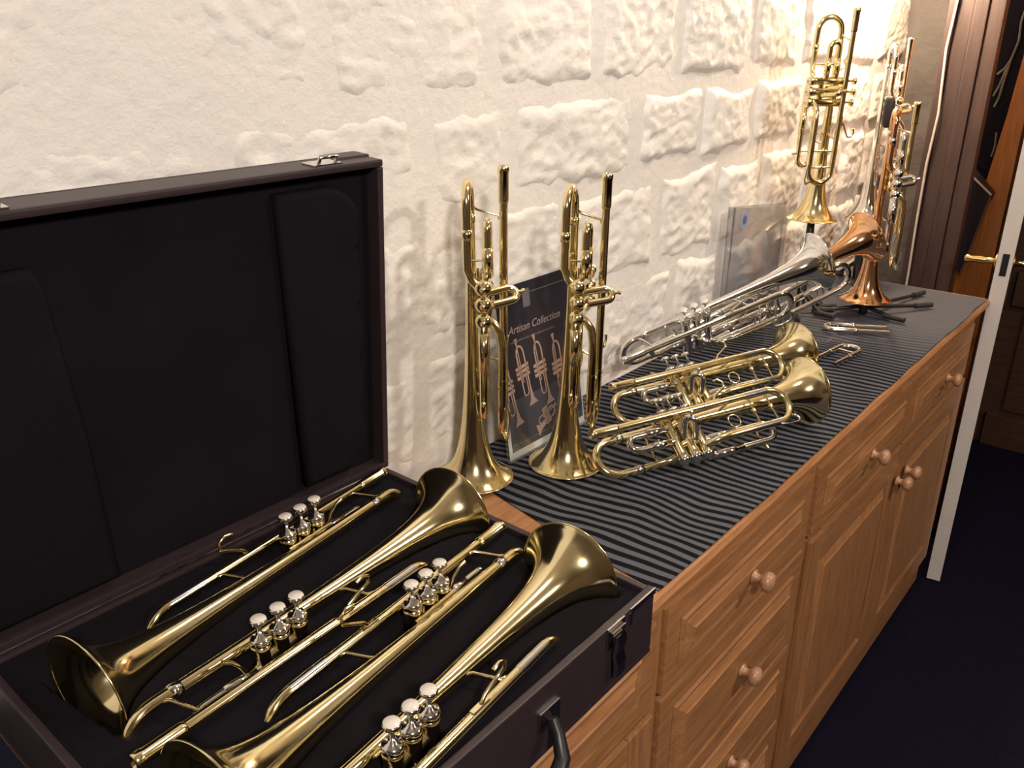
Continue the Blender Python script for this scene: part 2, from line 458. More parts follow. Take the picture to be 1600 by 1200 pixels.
yz(card, 'card_edge', 'paper_white', [(0.538, TZ + 0.229), (0.612, TZ + 0.2885), (0.612, TZ + 0.2830), (0.5405, TZ + 0.2255)], 2.834, 2.8395)
yz(card, 'card_edge', 'print_rule', [(0.538, TZ + 0.229), (0.541, TZ + 0.226), (0.580, TZ - 0.019), (0.577, TZ - 0.019)], 2.834, 2.8395)
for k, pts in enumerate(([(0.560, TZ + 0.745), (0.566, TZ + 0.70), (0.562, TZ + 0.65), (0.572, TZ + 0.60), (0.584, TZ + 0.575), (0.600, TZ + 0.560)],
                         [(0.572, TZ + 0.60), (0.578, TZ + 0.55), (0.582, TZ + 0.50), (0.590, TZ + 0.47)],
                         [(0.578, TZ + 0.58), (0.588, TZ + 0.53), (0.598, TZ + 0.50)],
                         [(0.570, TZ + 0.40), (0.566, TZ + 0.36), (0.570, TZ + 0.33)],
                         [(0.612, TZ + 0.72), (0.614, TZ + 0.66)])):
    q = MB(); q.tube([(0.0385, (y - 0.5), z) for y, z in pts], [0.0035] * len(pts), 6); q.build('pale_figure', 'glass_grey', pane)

# ------------------------------------------------------------------ sideboard
SX0, SX1 = -0.29, 2.52
FY = 0.452                                     # face frame plane
sb = thing('sideboard', 'long oak sideboard with panelled drawers and turned knobs', 'sideboard', (SX0, FY, 0))
sb_l = V((SX0, FY, 0))


def sbp(name, material, boxes, bev=0.002, parent=None, label=None):
    q = MB()
    for a, c in boxes:
        q.box(tuple(V(a) - sb_l), tuple(V(c) - sb_l), bev)
    return q.build(name, material, parent or sb, label)


# moulded top
q = MB()
prof = [(0.885, 0.0), (0.440, 0.0), (0.431, -0.003), (0.426, -0.010), (0.426, -0.018), (0.430, -0.024), (0.438, -0.027), (0.440, -0.033), (0.446, -0.038), (0.452, -0.044), (0.885, -0.044)]
q.prism([(y - FY, TZ + z) for y, z in prof], -0.0, SX1 - SX0 + 0.0, 'yz')
q.build('top', 'oak_x', sb)
sbp('carcass', 'oak_z', [((SX0 + 0.012, FY + 0.02, 0.09), (SX1 - 0.012, 0.88, TZ - 0.045))], 0)
sbp('plinth', 'oak_x', [((SX0 + 0.012, FY + 0.006, 0.0), (SX1 - 0.012, 0.875, 0.089))], 0.003)
sbp('plinth_moulding', 'oak_x', [((SX0 + 0.006, FY - 0.006, 0.089), (SX1 - 0.006, FY + 0.02, 0.105))], 0.004)
for xa, xb in ((SX0 + 0.012, SX0 + 0.032), (0.826, 0.850), (1.362, 1.388), (2.508 - 0.022, 2.508)):
    sbp('stile', 'oak_z', [((xa, FY, 0.105), (xb, FY + 0.02, TZ - 0.045))])
sbp('top_rail', 'oak_x', [((SX0 + 0.033, FY + 0.001, TZ - 0.060), (2.485, FY + 0.02, TZ - 0.0455))], 0.001)


def knob(parent, x, z):
    k = MB()
    k.lathe([(0, 0.0), (0, 0.0125), (0.003, 0.0125), (0.005, 0.008), (0.012, 0.007), (0.016, 0.011), (0.021, 0.0165), (0.027, 0.0172), (0.032, 0.014), (0.035, 0.006), (0.0355, 0.0)], (x - SX0, -0.0195, z), (0, -1, 0), 18)
    return k.build('knob', 'knob_wood', parent)


def raised_panel(parent, x0, x1, z0, z1, y, grain):
    """Field with sloped borders standing on a front."""
    q_ = MB(); bvl = 0.026
    vs_ = []
    for (i, dy) in ((0.0, 0.0), (0.004, -0.004), (0.012, -0.0025), (bvl, -0.0085), (bvl + 0.002, -0.0105)):
        vs_ += [(x0 + i - SX0, y + dy - FY, z0 + i), (x1 - i - SX0, y + dy - FY, z0 + i), (x1 - i - SX0, y + dy - FY, z1 - i), (x0 + i - SX0, y + dy - FY, z1 - i)]
    fs_ = []
    for L in range(4):
        for k in range(4):
            fs_.append((L * 4 + k, L * 4 + (k + 1) % 4, L * 4 + 4 + (k + 1) % 4, L * 4 + 4 + k))
    fs_ += [(16, 17, 18, 19), (3, 2, 1, 0)]
    q_.add(vs_, fs_)
    return q_.build('panel', grain, parent)


def drawer(x0, x1, z0, z1):
    d = sbp('drawer', 'oak_x', [((x0, FY - 0.008, TZ + z0), (x1, FY + 0.018, TZ + z1))], 0.003)
    raised_panel(d, x0 + 0.038, x1 - 0.038, TZ + z0 + 0.034, TZ + z1 - 0.034, FY - 0.0085, 'oak_x')
    knob(d, (x0 + x1) / 2, TZ + (z0 + z1) / 2)


def cupboard_door(x0, x1, z0, z1, kx):
    d = sbp('door', 'oak_z', [((x0, FY - 0.002, TZ + z0), (x1, FY + 0.016, TZ + z1))], 0.001)
    sbp('door_stile', 'oak_z', [((x0, FY - 0.012, TZ + z0), (x0 + 0.062, FY - 0.0025, TZ + z1))], 0.002, d)
    sbp('door_stile', 'oak_z', [((x1 - 0.062, FY - 0.012, TZ + z0), (x1, FY - 0.0025, TZ + z1))], 0.002, d)
    sbp('door_rail', 'oak_x', [((x0 + 0.0625, FY - 0.012, TZ + z0), (x1 - 0.0625, FY - 0.0025, TZ + z0 + 0.066))], 0.002, d)
    sbp('door_rail', 'oak_x', [((x0 + 0.0625, FY - 0.012, TZ + z1 - 0.066), (x1 - 0.0625, FY - 0.0025, TZ + z1))], 0.002, d)
    raised_panel(d, x0 + 0.068, x1 - 0.068, TZ + z0 + 0.072, TZ + z1 - 0.072, FY - 0.003, 'oak_z')
    knob(d, kx, TZ - 0.302)


for xa, xb in ((-0.255, 0.278), (0.286, 0.824), (0.853, 1.360), (1.391, 1.935), (1.943, 2.484)):
    drawer(xa, xb, -0.212, -0.062)
drawer(0.853, 1.360, -0.430, -0.222)
drawer(0.853, 1.360, -0.622, -0.440)
drawer(0.853, 1.360, -0.812, -0.632)
cupboard_door(-0.255, 0.278, -0.812, -0.222, 0.248)
cupboard_door(0.286, 0.824, -0.812, -0.222, 0.316)
cupboard_door(1.391, 1.935, -0.812, -0.222, 1.905)
cupboard_door(1.943, 2.484, -0.812, -0.222, 1.975)

# ------------------------------------------------------------------ striped cloth on the sideboard
CL = MB()
NXC, NYC = 300, 60
vs = []


def cloth_h(x, y):
    far = max(0.0, min(1.0, (x - 1.75) / 0.5))
    f = abs(noise.noise(V((x * 7.0 + y * 1.2, y * 1.4, 7.7))))
    h = 0.0022 + 0.0012 * noise.noise(V((x * 5, y * 6, 1.0)))
    h += far * (0.0060 * max(0.0, 0.55 - f * 2.6) + 0.002 * noise.noise(V((x * 16, y * 3, 2.0))))
    return max(0.0014, h)


for j in range(NYC + 1):
    t = j / NYC
    for i in range(NXC + 1):
        s = i / NXC
        y1 = 0.884
        xl = 0.806 + (0.884 - 0.806) * t ** 1.3
        xr = 2.508
        x = xl + (xr - xl) * s
        y0 = 0.4335 + 0.004 * noise.noise(V((x * 7, 0.3, 0.2))) + 0.0035 * max(0, noise.noise(V((x * 2.2, 5.3, 0.2))))
        y = y0 + (y1 - y0) * t
        dz = cloth_h(x, y)
        vs.append((x - 1.6, y - 0.6, TZ + dz))
W_ = NXC + 1
fs = [(j * W_ + i, j * W_ + i + 1, (j + 1) * W_ + i + 1, (j + 1) * W_ + i) for j in range(NYC) for i in range(NXC)]
CL.add(vs, fs, True)
ring = [i for i in range(W_)] + [j * W_ + NXC for j in range(1, NYC + 1)] + [NYC * W_ + i for i in range(NXC - 1, -1, -1)] + [j * W_ for j in range(NYC - 1, 0, -1)]
o_ = len(ring)
CL.add([vs[i] for i in ring] + [(vs[i][0], vs[i][1], TZ + 0.0004) for i in ring], [(k, o_ + k, o_ + (k + 1) % o_, (k + 1) % o_) for k in range(o_)])
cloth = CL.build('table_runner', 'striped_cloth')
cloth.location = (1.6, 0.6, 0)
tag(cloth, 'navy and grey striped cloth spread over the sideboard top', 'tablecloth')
q = MB(); NXN, NYN = 30, 24; vs = []
for j in range(NYN + 1):
    for i in range(NXN + 1):
        x = -0.27 + 0.431 * i / NXN; y = 0.437 + 0.445 * j / NYN
        vs.append((x, y, TZ + 0.0028 + 0.0016 * noise.noise(V((x * 9, y * 9, 3.3)))))
W_ = NXN + 1
q.add(vs, [(j * W_ + i, j * W_ + i + 1, (j + 1) * W_ + i + 1, (j + 1) * W_ + i) for j in range(NYN) for i in range(NXN)], True)
ring = [i for i in range(W_)] + [j * W_ + NXN for j in range(1, NYN + 1)] + [NYN * W_ + i for i in range(NXN - 1, -1, -1)] + [j * W_ for j in range(NYN - 1, 0, -1)]
o_ = len(ring); q.add([vs[i] for i in ring] + [(vs[i][0], vs[i][1], TZ + 0.0004) for i in ring], [(k, o_ + k, o_ + (k + 1) % o_, (k + 1) % o_) for k in range(o_)])
tag(q.build('table_mat', 'navy_cloth'), 'plain dark navy cloth on the sideboard left of the case', 'tablecloth')
CT = TZ + 0.0038                               # mean cloth surface

# ------------------------------------------------------------------ trumpets
US = (0.3215, 0.298, 0.2745)                   # valves one to three, distance from the bell rim
YV, YL = 0.022, 0.047
FIN = {'gold': dict(bell='brass', tube='brass', slide='nickel', valve='brass', cap='nickel'),
       'allgold': dict(bell='brass', tube='brass', slide='brass', valve='brass', cap='brass'),
       'silver': dict(bell='silver', tube='silver', slide='silver', valve='silver', cap='silver'),
       'copper': dict(bell='copper', bow='copper', tube='brass', slide='nickel', valve='brass', cap='nickel'),
       'rose': dict(bell='copper', tube='silver', slide='silver', valve='silver', cap='silver')}
BELL = [(0.0, .0612), (.0015, .0600), (.004, .0560), (.008, .0500), (.013, .0440), (.020, .0382), (.030, .0322), (.042, .0274), (.056, .0236), (.074, .0202),
        (.096, .0173), (.122, .0149), (.150, .0130), (.185, .0113), (.225, .0098), (.270, .0086), (.320, .0077), (.370, .0071), (.426, .0067)]


def trumpet_parts():
    """list of (name, role, MB, parent index)"""
    P = []

    def A(name, role, mb, par=None):
        P.append((name, role, mb, par)); return len(P) - 1
    # bell with its bow
    q = MB()
    pts = [(x, 0, 0) for x, r in BELL]; rad = [r for x, r in BELL]
    bow = arc((0.426, 0, -0.03), 0.03, math.pi / 2, -math.pi / 2, 14, (1, 0, 0), (0, 0, 1))[1:]
    pts += bow; rad += [0.0066 - 0.0003 * i / 14 for i in range(len(bow))]
    pts += [(0.39, 0, -0.06), (0.345, 0, -0.06), (0.330, 0.006, -0.06), (0.3215, 0.014, -0.06)]; rad += [.0062, .0060, .0060, .0060]
    kb = [i for i, (x, r) in enumerate(BELL) if x <= 0.186][-1]
    q.tube(pts[:kb + 1], rad[:kb + 1], 40, caps=False)
    qb = MB(); qb.tube(pts[kb:], rad[kb:], 24, caps=False)
    inner = [(x + 0.0004, max(r - 0.0007, 0.003)) for x, r in BELL[:kb]]
    q.lathe([(x, r) for x, r in inner] + [(inner[-1][0] + 0.001, 0.0)], (0, 0, 0), (1, 0, 0), 36)
    q.tube(arc((0.0006, 0, 0), 0.0610, 0, 2 * math.pi, 40, (0, 1, 0), (0, 0, 1))[:-1], 0.0011, 8, closed=True)
    bell = A('bell', 'bell', q)
    A('bell_bow', 'bow', qb)
    q = MB(); q.lathe([(0, .0070), (0, .0079), (.012, .0079), (.012, .0070)], (0.398, 0, 0), (1, 0, 0), 20)
    A('ferrule', 'cap', q, bell)
    q = MB(); q.lathe([(0, .006), (0, .0074), (.014, .0074), (.014, .006)], (0.385, 0, -0.06), (1, 0, 0), 18)
    A('ferrule', 'cap', q, bell)
    # leadpipe
    q = MB()
    q.tube([(0.430, YL, 0), (0.16, YL, 0)], [0.0060, 0.0060], 16)
    lp = A('leadpipe', 'tube', q)
    q = MB(); q.lathe([(0, .0061), (0, .0071), (.004, .0075), (.040, .0075), (.042, .0083), (.049, .0083), (.050, .0072), (.050, .0052), (.03, .004)], (0.425, YL, 0), (1, 0, 0), 18)
    A('mouthpiece_receiver', 'tube', q, lp)
    q = MB(); hk = [(0.232, YL, 0.006), (0.226, YL, 0.013), (0.212, YL + 0.001, 0.020), (0.200, YL + 0.002, 0.026), (0.200, YL + 0.003, 0.035), (0.209, YL + 0.004, 0.040), (0.219, YL + 0.004, 0.037)]
    q.tube(hk, [.0024, .0022, .002, .002, .002, .002, .0026], 8); q.box((0.222, YL - 0.003, 0.0045), (0.246, YL + 0.003, 0.0072), 0.0008)
    A('finger_hook', 'tube', q, lp)
    # tuning slide: two inner legs, a bow, two stays, a water key
    q = MB()
    q.tube([(0.172, YL, 0), (0.125, YL, 0)], 0.0066, 16)
    bw = [(0.126, YL, 0)] + arc((0.125, YL, -0.03), 0.03, math.pi / 2, 3 * math.pi / 2, 16, (1, 0, 0), (0, 0, 1)) + [(0.126, YL, -0.06)]
    ts = A('tuning_slide', 'slide', q)
    q = MB(); q.tube(bw, 0.0062, 16); A('slide_bow', 'tube', q, ts)
    q = MB(); q.tube([(0.185, YL, -0.06), (0.125, YL, -0.06)], 0.0066, 16); A('slide_leg', 'slide', q, ts)
    for xx in (0.131, 0.168):
        q = MB()
        q.tube([(xx, YL, -0.005), (xx, YL, -0.055)], 0.0020, 8); q.lathe([(0, .0), (0, .004), (.008, .004), (.008, 0)], (xx, YL, -0.034), (0, 0, 1), 10)
        A('stay', 'tube', q, ts)
    q = MB(); q.tube([(0.100, YL + 0.004, -0.056), (0.094, YL + 0.006, -0.066), (0.104, YL + 0.009, -0.072), (0.128, YL + 0.011, -0.071), (0.140, YL + 0.010, -0.068)], [.004, .0026, .0018, .0018, .0028], 8)
    A('water_key', 'slide', q, ts)
    q = MB(); q.tube([(0.182, YL, -0.06), (0.235, YL, -0.06), (0.256, YL - 0.003, -0.06), (0.268, YL - 0.012, -0.06), (0.2735, YL - 0.019, -0.06)], 0.0060, 14)
    A('lower_leg', 'tube', q)
    # valves
    for i, u in enumerate(US):
        q = MB()
        q.lathe([(-0.068, 0.0), (-0.068, .0094), (-0.066, .0098), (-0.060, .0098), (-0.058, .0091), (0.004, .0091), (0.006, .0098), (0.012, .0098), (0.012, 0)], (u, YV, 0), (0, 0, 1), 22)
        vc = A('valve_casing', 'valve', q)
        q = MB(); q.lathe([(-0.066, .0102), (-0.069, .0112), (-0.0715, .0114), (-0.0745, .0107), (-0.0772, .0089), (-0.0792, .0062), (-0.0803, .0030), (-0.0825, .0026), (-0.0835, 0)], (u, YV, 0), (0, 0, 1), 22)
        A('bottom_cap', 'cap', q, vc)
        q = MB(); q.lathe([(0.0121, .0100), (0.015, .0106), (0.018, .0100), (0.0195, .0085), (0.0205, .0045), (0.023, .0038), (0.023, .0022), (0.038, .0022)], (u, YV, 0), (0, 0, 1), 22)
        A('top_cap', 'cap', q, vc)
        q = MB(); q.lathe([(0.036, 0), (0.036, .0070), (0.0375, .0084), (0.0395, .0086), (0.0415, .0080), (0.0415, .0)], (u, YV, 0), (0, 0, 1), 20)
        A('finger_button', 'cap', q, vc)
        q = MB(); q.lathe([(0.0416, .0076), (0.0424, .0068), (0.0427, 0)], (u, YV, 0), (0, 0, 1), 18)
        A('button_inlay', 'pearl', q, vc)
    # links between the valves
    q = MB()
    for (a, c_) in ((0, 1), (1, 2)):
        for zz in (-0.012, -0.048):
            q.tube([(US[a], YV, zz), (US[c_], YV, zz + 0.006)], 0.0064, 12)
    q.tube([(US[0] + 0.01, YV - 0.012, 0.004), (US[2] - 0.01, YV - 0.012, 0.004)], 0.0022, 8)
    A('valve_links', 'valve', q)
    # first valve slide, towards the player
    q = MB()
    q.tube([(0.328, YV + 0.004, -0.014), (0.392, YV + 0.004, -0.014)] + arc((0.392, YV + 0.004, -0.026), 0.012, math.pi / 2, -math.pi / 2, 10, (1, 0, 0), (0, 0, 1))[1:-1] + [(0.392, YV + 0.004, -0.038), (0.328, YV + 0.004, -0.038)], 0.0060, 14)
    for zz in (-0.014, -0.038):
        q.lathe([(0, .006), (0, .0070), (.036, .0070), (.036, .006)], (0.334, YV + 0.004, zz), (1, 0, 0), 14)
    s1 = A('first_valve_slide', 'slide', q)
    q = MB(); q.tube([(0.345, YV + 0.004, -0.006), (0.350, YV + 0.004, 0.004), (0.358, YV + 0.002, 0.014), (0.366, YV, 0.018)], [.0022, .002, .002, .0028], 8)
    A('thumb_saddle', 'tube', q, s1)
    # second valve slide, out to the side
    q = MB()
    e_ = V((0.10, 0.80, 0.45)).normalized(); f_ = V((0.6, -0.35, 0.5)); f_ = (f_ - e_ * e_.dot(f_)).normalized(); c0 = V((US[1], YV + 0.008, -0.040)); c1 = c0 + e_ * 0.030
    q.tube([c0 + f_ * 0.010, c1 + f_ * 0.010] + arc(c1, 0.010, math.pi / 2, -math.pi / 2, 10, e_, f_)[1:-1] + [c1 - f_ * 0.010, c0 - f_ * 0.010], 0.0058, 14)
    s2 = A('second_valve_slide', 'slide', q)
    q = MB(); q.lathe([(0, .0022), (.005, .0022), (.006, .0036), (.009, .0036), (.010, 0)], tuple(c1 + e_ * 0.015), tuple(e_), 12)
    A('pull_knob', 'cap', q, s2)
    # third valve slide, towards the bell
    q = MB()
    q.tube([(0.268, YV, -0.048), (0.148, YV, -0.048)] + arc((0.148, YV, -0.063), 0.015, math.pi / 2, 3 * math.pi / 2, 12, (1, 0, 0), (0, 0, 1))[1:-1] + [(0.148, YV, -0.078), (0.262, YV, -0.078), (0.272, YV, -0.070)], 0.0058, 14)
    for zz in (-0.048, -0.078):
        q.lathe([(0, .0058), (0, .0069), (.055, .0069), (.055, .0058)], (0.205, YV, zz), (1, 0, 0), 14)
    s3 = A('third_valve_slide', 'slide', q)
    q = MB(); q.tube(arc((0.196, YV + 0.002, -0.030), 0.0115, 0, 2 * math.pi, 22, (1, 0, 0), (0, 0, 1))[:-1], 0.0014, 8, closed=True)
    A('finger_ring', 'tube', q, s3)
    q = MB(); q.tube([(0.165, YV, -0.052), (0.165, YV, -0.074)], 0.0018, 8); q.lathe([(0, .002), (.006, .0036), (.009, .0036), (.01, 0)], (0.160, YV, -0.084), (0, 0, -1), 10)
    A('slide_stay', 'tube', q, s3)
    # braces between bell and leadpipe
    for xx, r1 in ((0.405, 0.007), (0.190, 0.011)):
        q = MB(); q.tube([(xx + 0.014, r1 * 0.85, 0.001), (xx + 0.010, r1 + 0.003, 0.002), (xx + 0.002, YL - 0.007, 0.002), (xx - 0.004, YL - 0.005, 0.001)], [.0026, .0021, .0021, .0028], 8)
        A('brace', 'tube', q)
    q = MB(); q.tube([(0.356, 0, -0.055), (0.356, 0, -0.008)], 0.0020, 8); q.tube([(0.350, 0.003, -0.03), (0.350, YV + 0.002, -0.028)], 0.0018, 8)
    A('bow_stay', 'tube', q)
    return P


TP = trumpet_parts()
CACHE = {}


def trumpet(pose, finish, label, group, scale=1.0, lift=0.0, cat='trumpet'):
    u, vv, o = (V(x) for x in pose)
    u.normalize(); vv = (vv - u * u.dot(vv)).normalized(); ww = vv.cross(u)
    mt_ = Matrix.Identity(4)
    for i in range(3):
        mt_[i][0] = u[i] * scale; mt_[i][1] = ww[i] * scale; mt_[i][2] = vv[i] * scale; mt_[i][3] = o[i]
    mt_[2][3] += TZ + lift
    root = thing('trumpet', label, cat, group=group, mtx=mt_)
    made = []
    for k, (name, role, mb, par) in enumerate(TP):
        mname = 'pearl' if role == 'pearl' else FIN[finish].get(role, FIN[finish]['tube'])
        key = (k, mname)
        if key not in CACHE: CACHE[key] = mb.mesh(name, mname)
        made.append(link(name, CACHE[key], made[par] if par is not None else root))
    return root


POSE = {
    'T1': ((0.9918, 0.1272, 0.0109), (-0.0124, 0.0103, 0.9999), (0.2117, 0.7035, 0.0938)),
    'T2': ((-0.997, -0.0780, 0.0138), (0.0151, -0.0205, 0.9997), (0.6672, 0.6690, 0.0930)),
    'T3': ((0.9940, 0.1090, -0.0049), (0.0027, 0.0169, 0.9999), (0.2150, 0.4975, 0.0970)),
    'T4': ((-0.9955, -0.0937, 0.0145), (0.0156, -0.0116, 0.9998), (0.6588, 0.4731, 0.0937)),
    'S1': ((0.015, 0.008, 0.9998), (0.783, 0.625, -0.0179), (0.873, 0.821, 0.0064)),
    'S2': ((0.0084, -0.0066, 0.9999), (0.91, 0.42, -0.006), (1.0071, 0.7376, 0.0055)),
    'L1': ((-0.9155, 0.4014, -0.0271), (0.3, 0.7259, 0.619), (1.4212, 0.5026, 0.0654)),
    'L2': ((-0.9266, 0.3754, -0.0219), (0.2658, 0.6951, 0.668), (1.6030, 0.5990, 0.0663)),
    'L3': ((-0.7809, 0.5388, -0.316), (-0.4047, -0.0512, 0.913), (1.7213, 0.6220, 0.2290)),
    'L4': ((-0.80, 0.47, -0.35), (-0.30, 0.12, 0.95), (1.997, 0.6164, 0.2333)),
    'A': ((0.0029, -0.0242, 0.9997), (0.8041, -0.5942, -0.0167), (2.0594, 0.7736, 0.247)),
    'B': ((0.0013, 0.005, 1.0), (0.8453, 0.5343, -0.0037), (2.4722, 0.7757, 0.1841)),
    'C': ((0.0046, 0.0059, 1.0), (0.9239, 0.3825, -0.0065), (2.1397, 0.641, 0.0476)),
}
trumpet(POSE['T1'], 'gold', 'gold trumpet in the open case nearest the lid, bell to the left', 'trumpets lying in the case')
trumpet(POSE['T2'], 'gold', 'gold trumpet in the open case, second from the lid, bell to the right', 'trumpets lying in the case')
trumpet(POSE['T3'], 'gold', 'gold trumpet in the open case, second from the handle, bell to the left', 'trumpets lying in the case')
trumpet(POSE['T4'], 'gold', 'gold trumpet in the open case nearest the handle, bell to the right', 'trumpets lying in the case')
trumpet(POSE['S1'], 'allgold', 'gold trumpet standing on its bell beside the open case lid', 'trumpets standing on their bells', 1.03)
trumpet(POSE['S2'], 'allgold', 'gold trumpet standing on its bell in front of the dark brochure', 'trumpets standing on their bells')
trumpet(POSE['L1'], 'gold', 'gold trumpet lying on the striped cloth nearest the sideboard front', 'trumpets lying on the cloth')
trumpet(POSE['L2'], 'gold', 'gold trumpet lying on the cloth between the silver one and another gold one', 'trumpets lying on the cloth')
trumpet(POSE['L3'], 'silver', 'silver trumpet lying tilted up by the wall with its silver bell raised', 'tilted display trumpets')
trumpet(POSE['L4'], 'rose', 'tilted trumpet with a raised copper bell behind the silver trumpet', 'tilted display trumpets')
trumpet(POSE['A'], 'allgold', 'gold trumpet upright on a tall stand against the brightest part of the wall', 'trumpets on stands')
trumpet(POSE['B'], 'silver', 'silver trumpet upright on a stand by the end of the stone wall', 'trumpets on stands')
trumpet(POSE['C'], 'copper', 'copper belled trumpet upright on a low stand at the far end of the cloth', 'trumpets on stands')


# ------------------------------------------------------------------ stands
def stand(base, bell_z, label, legs, reach=0.115):
    t = thing('trumpet_stand', label, 'stand', (base[0], base[1], CT + 0.002), 'trumpet stands')
    h = bell_z - 0.004
    hub = max(0.022, min(0.05, h * 0.5))
    q = MB(); q.lathe([(0, 0), (0.0, 0.010), (h * 0.1 + hub * 0.5, 0.012), (h + 0.02, 0.0085), (h + 0.03, 0)], (0, 0, 0.004), (0, 0, 1), 16)
    q.build('post', 'black_plastic', t)
    q = MB(); q.lathe([(0, 0.0), (0, 0.017), (0.06, 0.0145), (0.085, 0.010), (0.095, 0.0)], (0, 0, h + 0.004), (0, 0, 1), 18)
    q.build('bell_peg', 'black_rubber', t)
    for a, L in legs:
        d_ = V((math.cos(math.radians(a)), math.sin(math.radians(a)), 0))
        q = MB(); q.tube([d_ * 0.008 + V((0, 0, hub)), d_ * (L * 0.55) + V((0, 0, 0.012)), d_ * L + V((0, 0, 0.0055))], [0.0055, 0.005, 0.0045], 8)
        lg = q.build('leg', 'black_plastic', t)
        q = MB(); q.tube([d_ * (L - 0.05) + V((0, 0, 0.0085)), d_ * (L + 0.004) + V((0, 0, 0.0072))], [0.0072, 0.0072], 8)
        q.build('rubber_foot', 'black_rubber', lg)
    return t


stand((2.0594, 0.7736), 0.247, 'tall black stand holding the upright gold trumpet by the wall', ((200, 0.10), (265, 0.09), (325, 0.10)))
stand((2.4722, 0.7757), 0.184, 'black stand holding the upright silver trumpet by the wall end', ((200, 0.11), (85, 0.09), (330, 0.07)))
stand((2.1397, 0.641), 0.0476, 'low folding black stand under the upright copper belled trumpet', ((-13, 0.29), (-33, 0.21), (-92, 0.10), (120, 0.12)))


def rest(pt, label):
    """Bent wire rest that carries a bell throat."""
    t = thing('display_rest', label, 'stand', (pt[0], pt[1], CT), 'clear rests')
    h = pt[2] - (CT - TZ)
    q = MB()
    base = [(-0.03, -0.04, 0.0045), (0.03, -0.04, 0.0045), (0.03, 0.04, 0.0045), (-0.03, 0.04, 0.0045)]
    q.tube(base, 0.0022, 8, closed=True); q.build('base_ring', 'acrylic', t)
    q = MB(); q.tube([(0.0, -0.04, 0.0045), (0.0, -0.038, 0.02), (0.0, -0.03, h + 0.004)] + [(0.0, -0.03 + 0.06 * k / 8, h + 0.004 - 0.022 * math.sin(math.pi * k / 8)) for k in range(1, 9)] + [(0.0, 0.038, 0.02), (0.0, 0.04, 0.0045)], 0.0022, 8)
    q.build('cradle', 'acrylic', t)
    return t


for key, nm in (('L3', 'clear bent rod rest under the raised silver bell'), ('L4', 'clear bent rod rest under the raised copper bell')):
    u, vv, o = (V(x) for x in POSE[key])
    p = o + u * (0.065 if key == 'L3' else 0.115)
    rest((p.x, p.y, p.z - (0.012 if key == 'L3' else 0.004)), nm)

# black grip on the silver trumpet's valves
q = MB(); q.lathe([(-0.040, 0.0), (-0.039, 0.006), (-0.034, 0.011), (-0.026, 0.0135), (0.026, 0.0135), (0.034, 0.011), (0.039, 0.006), (0.040, 0)], (0, 0, 0), (0, 0, 1), 20)
u, vv, o = (V(x) for x in POSE['B'])
g_ = q.build('valve_guard', 'leather')
g_.location = (2.385, 0.732, TZ + 0.480)
tag(g_, 'black leather valve guard on the upright silver trumpet', 'valve guard')

# ------------------------------------------------------------------ instrument case
CX0, CX1, CY0, CY1, CZ = 0.162, 0.699, 0.384, 0.829, 0.089
case = thing('instrument_case', 'open dark brown instrument case with black plush lining', 'instrument case', (CX0, CY0, TZ + 0.0008))
co = V((CX0, CY0, 0))


def cb(name, material, boxes, bev=0.002, parent=None, label=None):
    q_ = MB()
    for a, c in boxes:
        q_.box(tuple(V(a) - co), tuple(V(c) - co), bev)
    return q_.build(name, material, parent or case, label)


T_ = 0.009
cb('base_floor', 'vinyl', [((CX0, CY0, 0.001), (CX1, CY1, 0.007))], 0.001)
cb('front_wall', 'vinyl', [((CX0, CY0, 0.0072), (CX1, CY0 + T_, CZ))], 0.002)
cb('back_wall', 'vinyl', [((CX0, CY1 - T_, 0.0072), (CX1, CY1, CZ))], 0.002)
cb('left_wall', 'vinyl', [((CX0, CY0 + T_, 0.0072), (CX0 + T_, CY1 - T_, CZ))], 0.002)
cb('right_wall', 'vinyl', [((CX1 - T_, CY0 + T_, 0.0072), (CX1, CY1 - T_, CZ))], 0.002)
cb('floor_lining', 'plush', [((CX0 + T_, CY0 + T_, 0.0073), (CX1 - T_, CY1 - T_, 0.0095))], 0)
for nm, bx in (('lining', ((CX0 + T_, CY0 + T_ + 0.0002, 0.0096), (CX1 - T_, CY0 + T_ + 0.006, CZ - 0.004))),
               ('lining', ((CX0 + T_, CY1 - T_ - 0.006, 0.0096), (CX1 - T_, CY1 - T_ - 0.0002, CZ - 0.004))),
               ('lining', ((CX0 + T_ + 0.0002, CY0 + T_ + 0.0062, 0.0096), (CX0 + T_ + 0.005, CY1 - T_ - 0.0062, CZ - 0.004))),
               ('lining', ((CX1 - T_ - 0.004, CY0 + T_ + 0.0062, 0.0096), (CX1 - T_ - 0.0002, CY1 - T_ - 0.0062, CZ - 0.004)))):
    cb(nm, 'plush', [bx], 0.0015)
# plush insert with a recess for each instrument
def bell_r(u_):
    if u_ <= 0: return 0.0635
    for (a, ra), (c, rc) in zip(BELL[:-1], BELL[1:]):
        if a <= u_ <= c: return ra + (rc - ra) * (u_ - a) / (c - a) + 0.0016
    return 0.0083


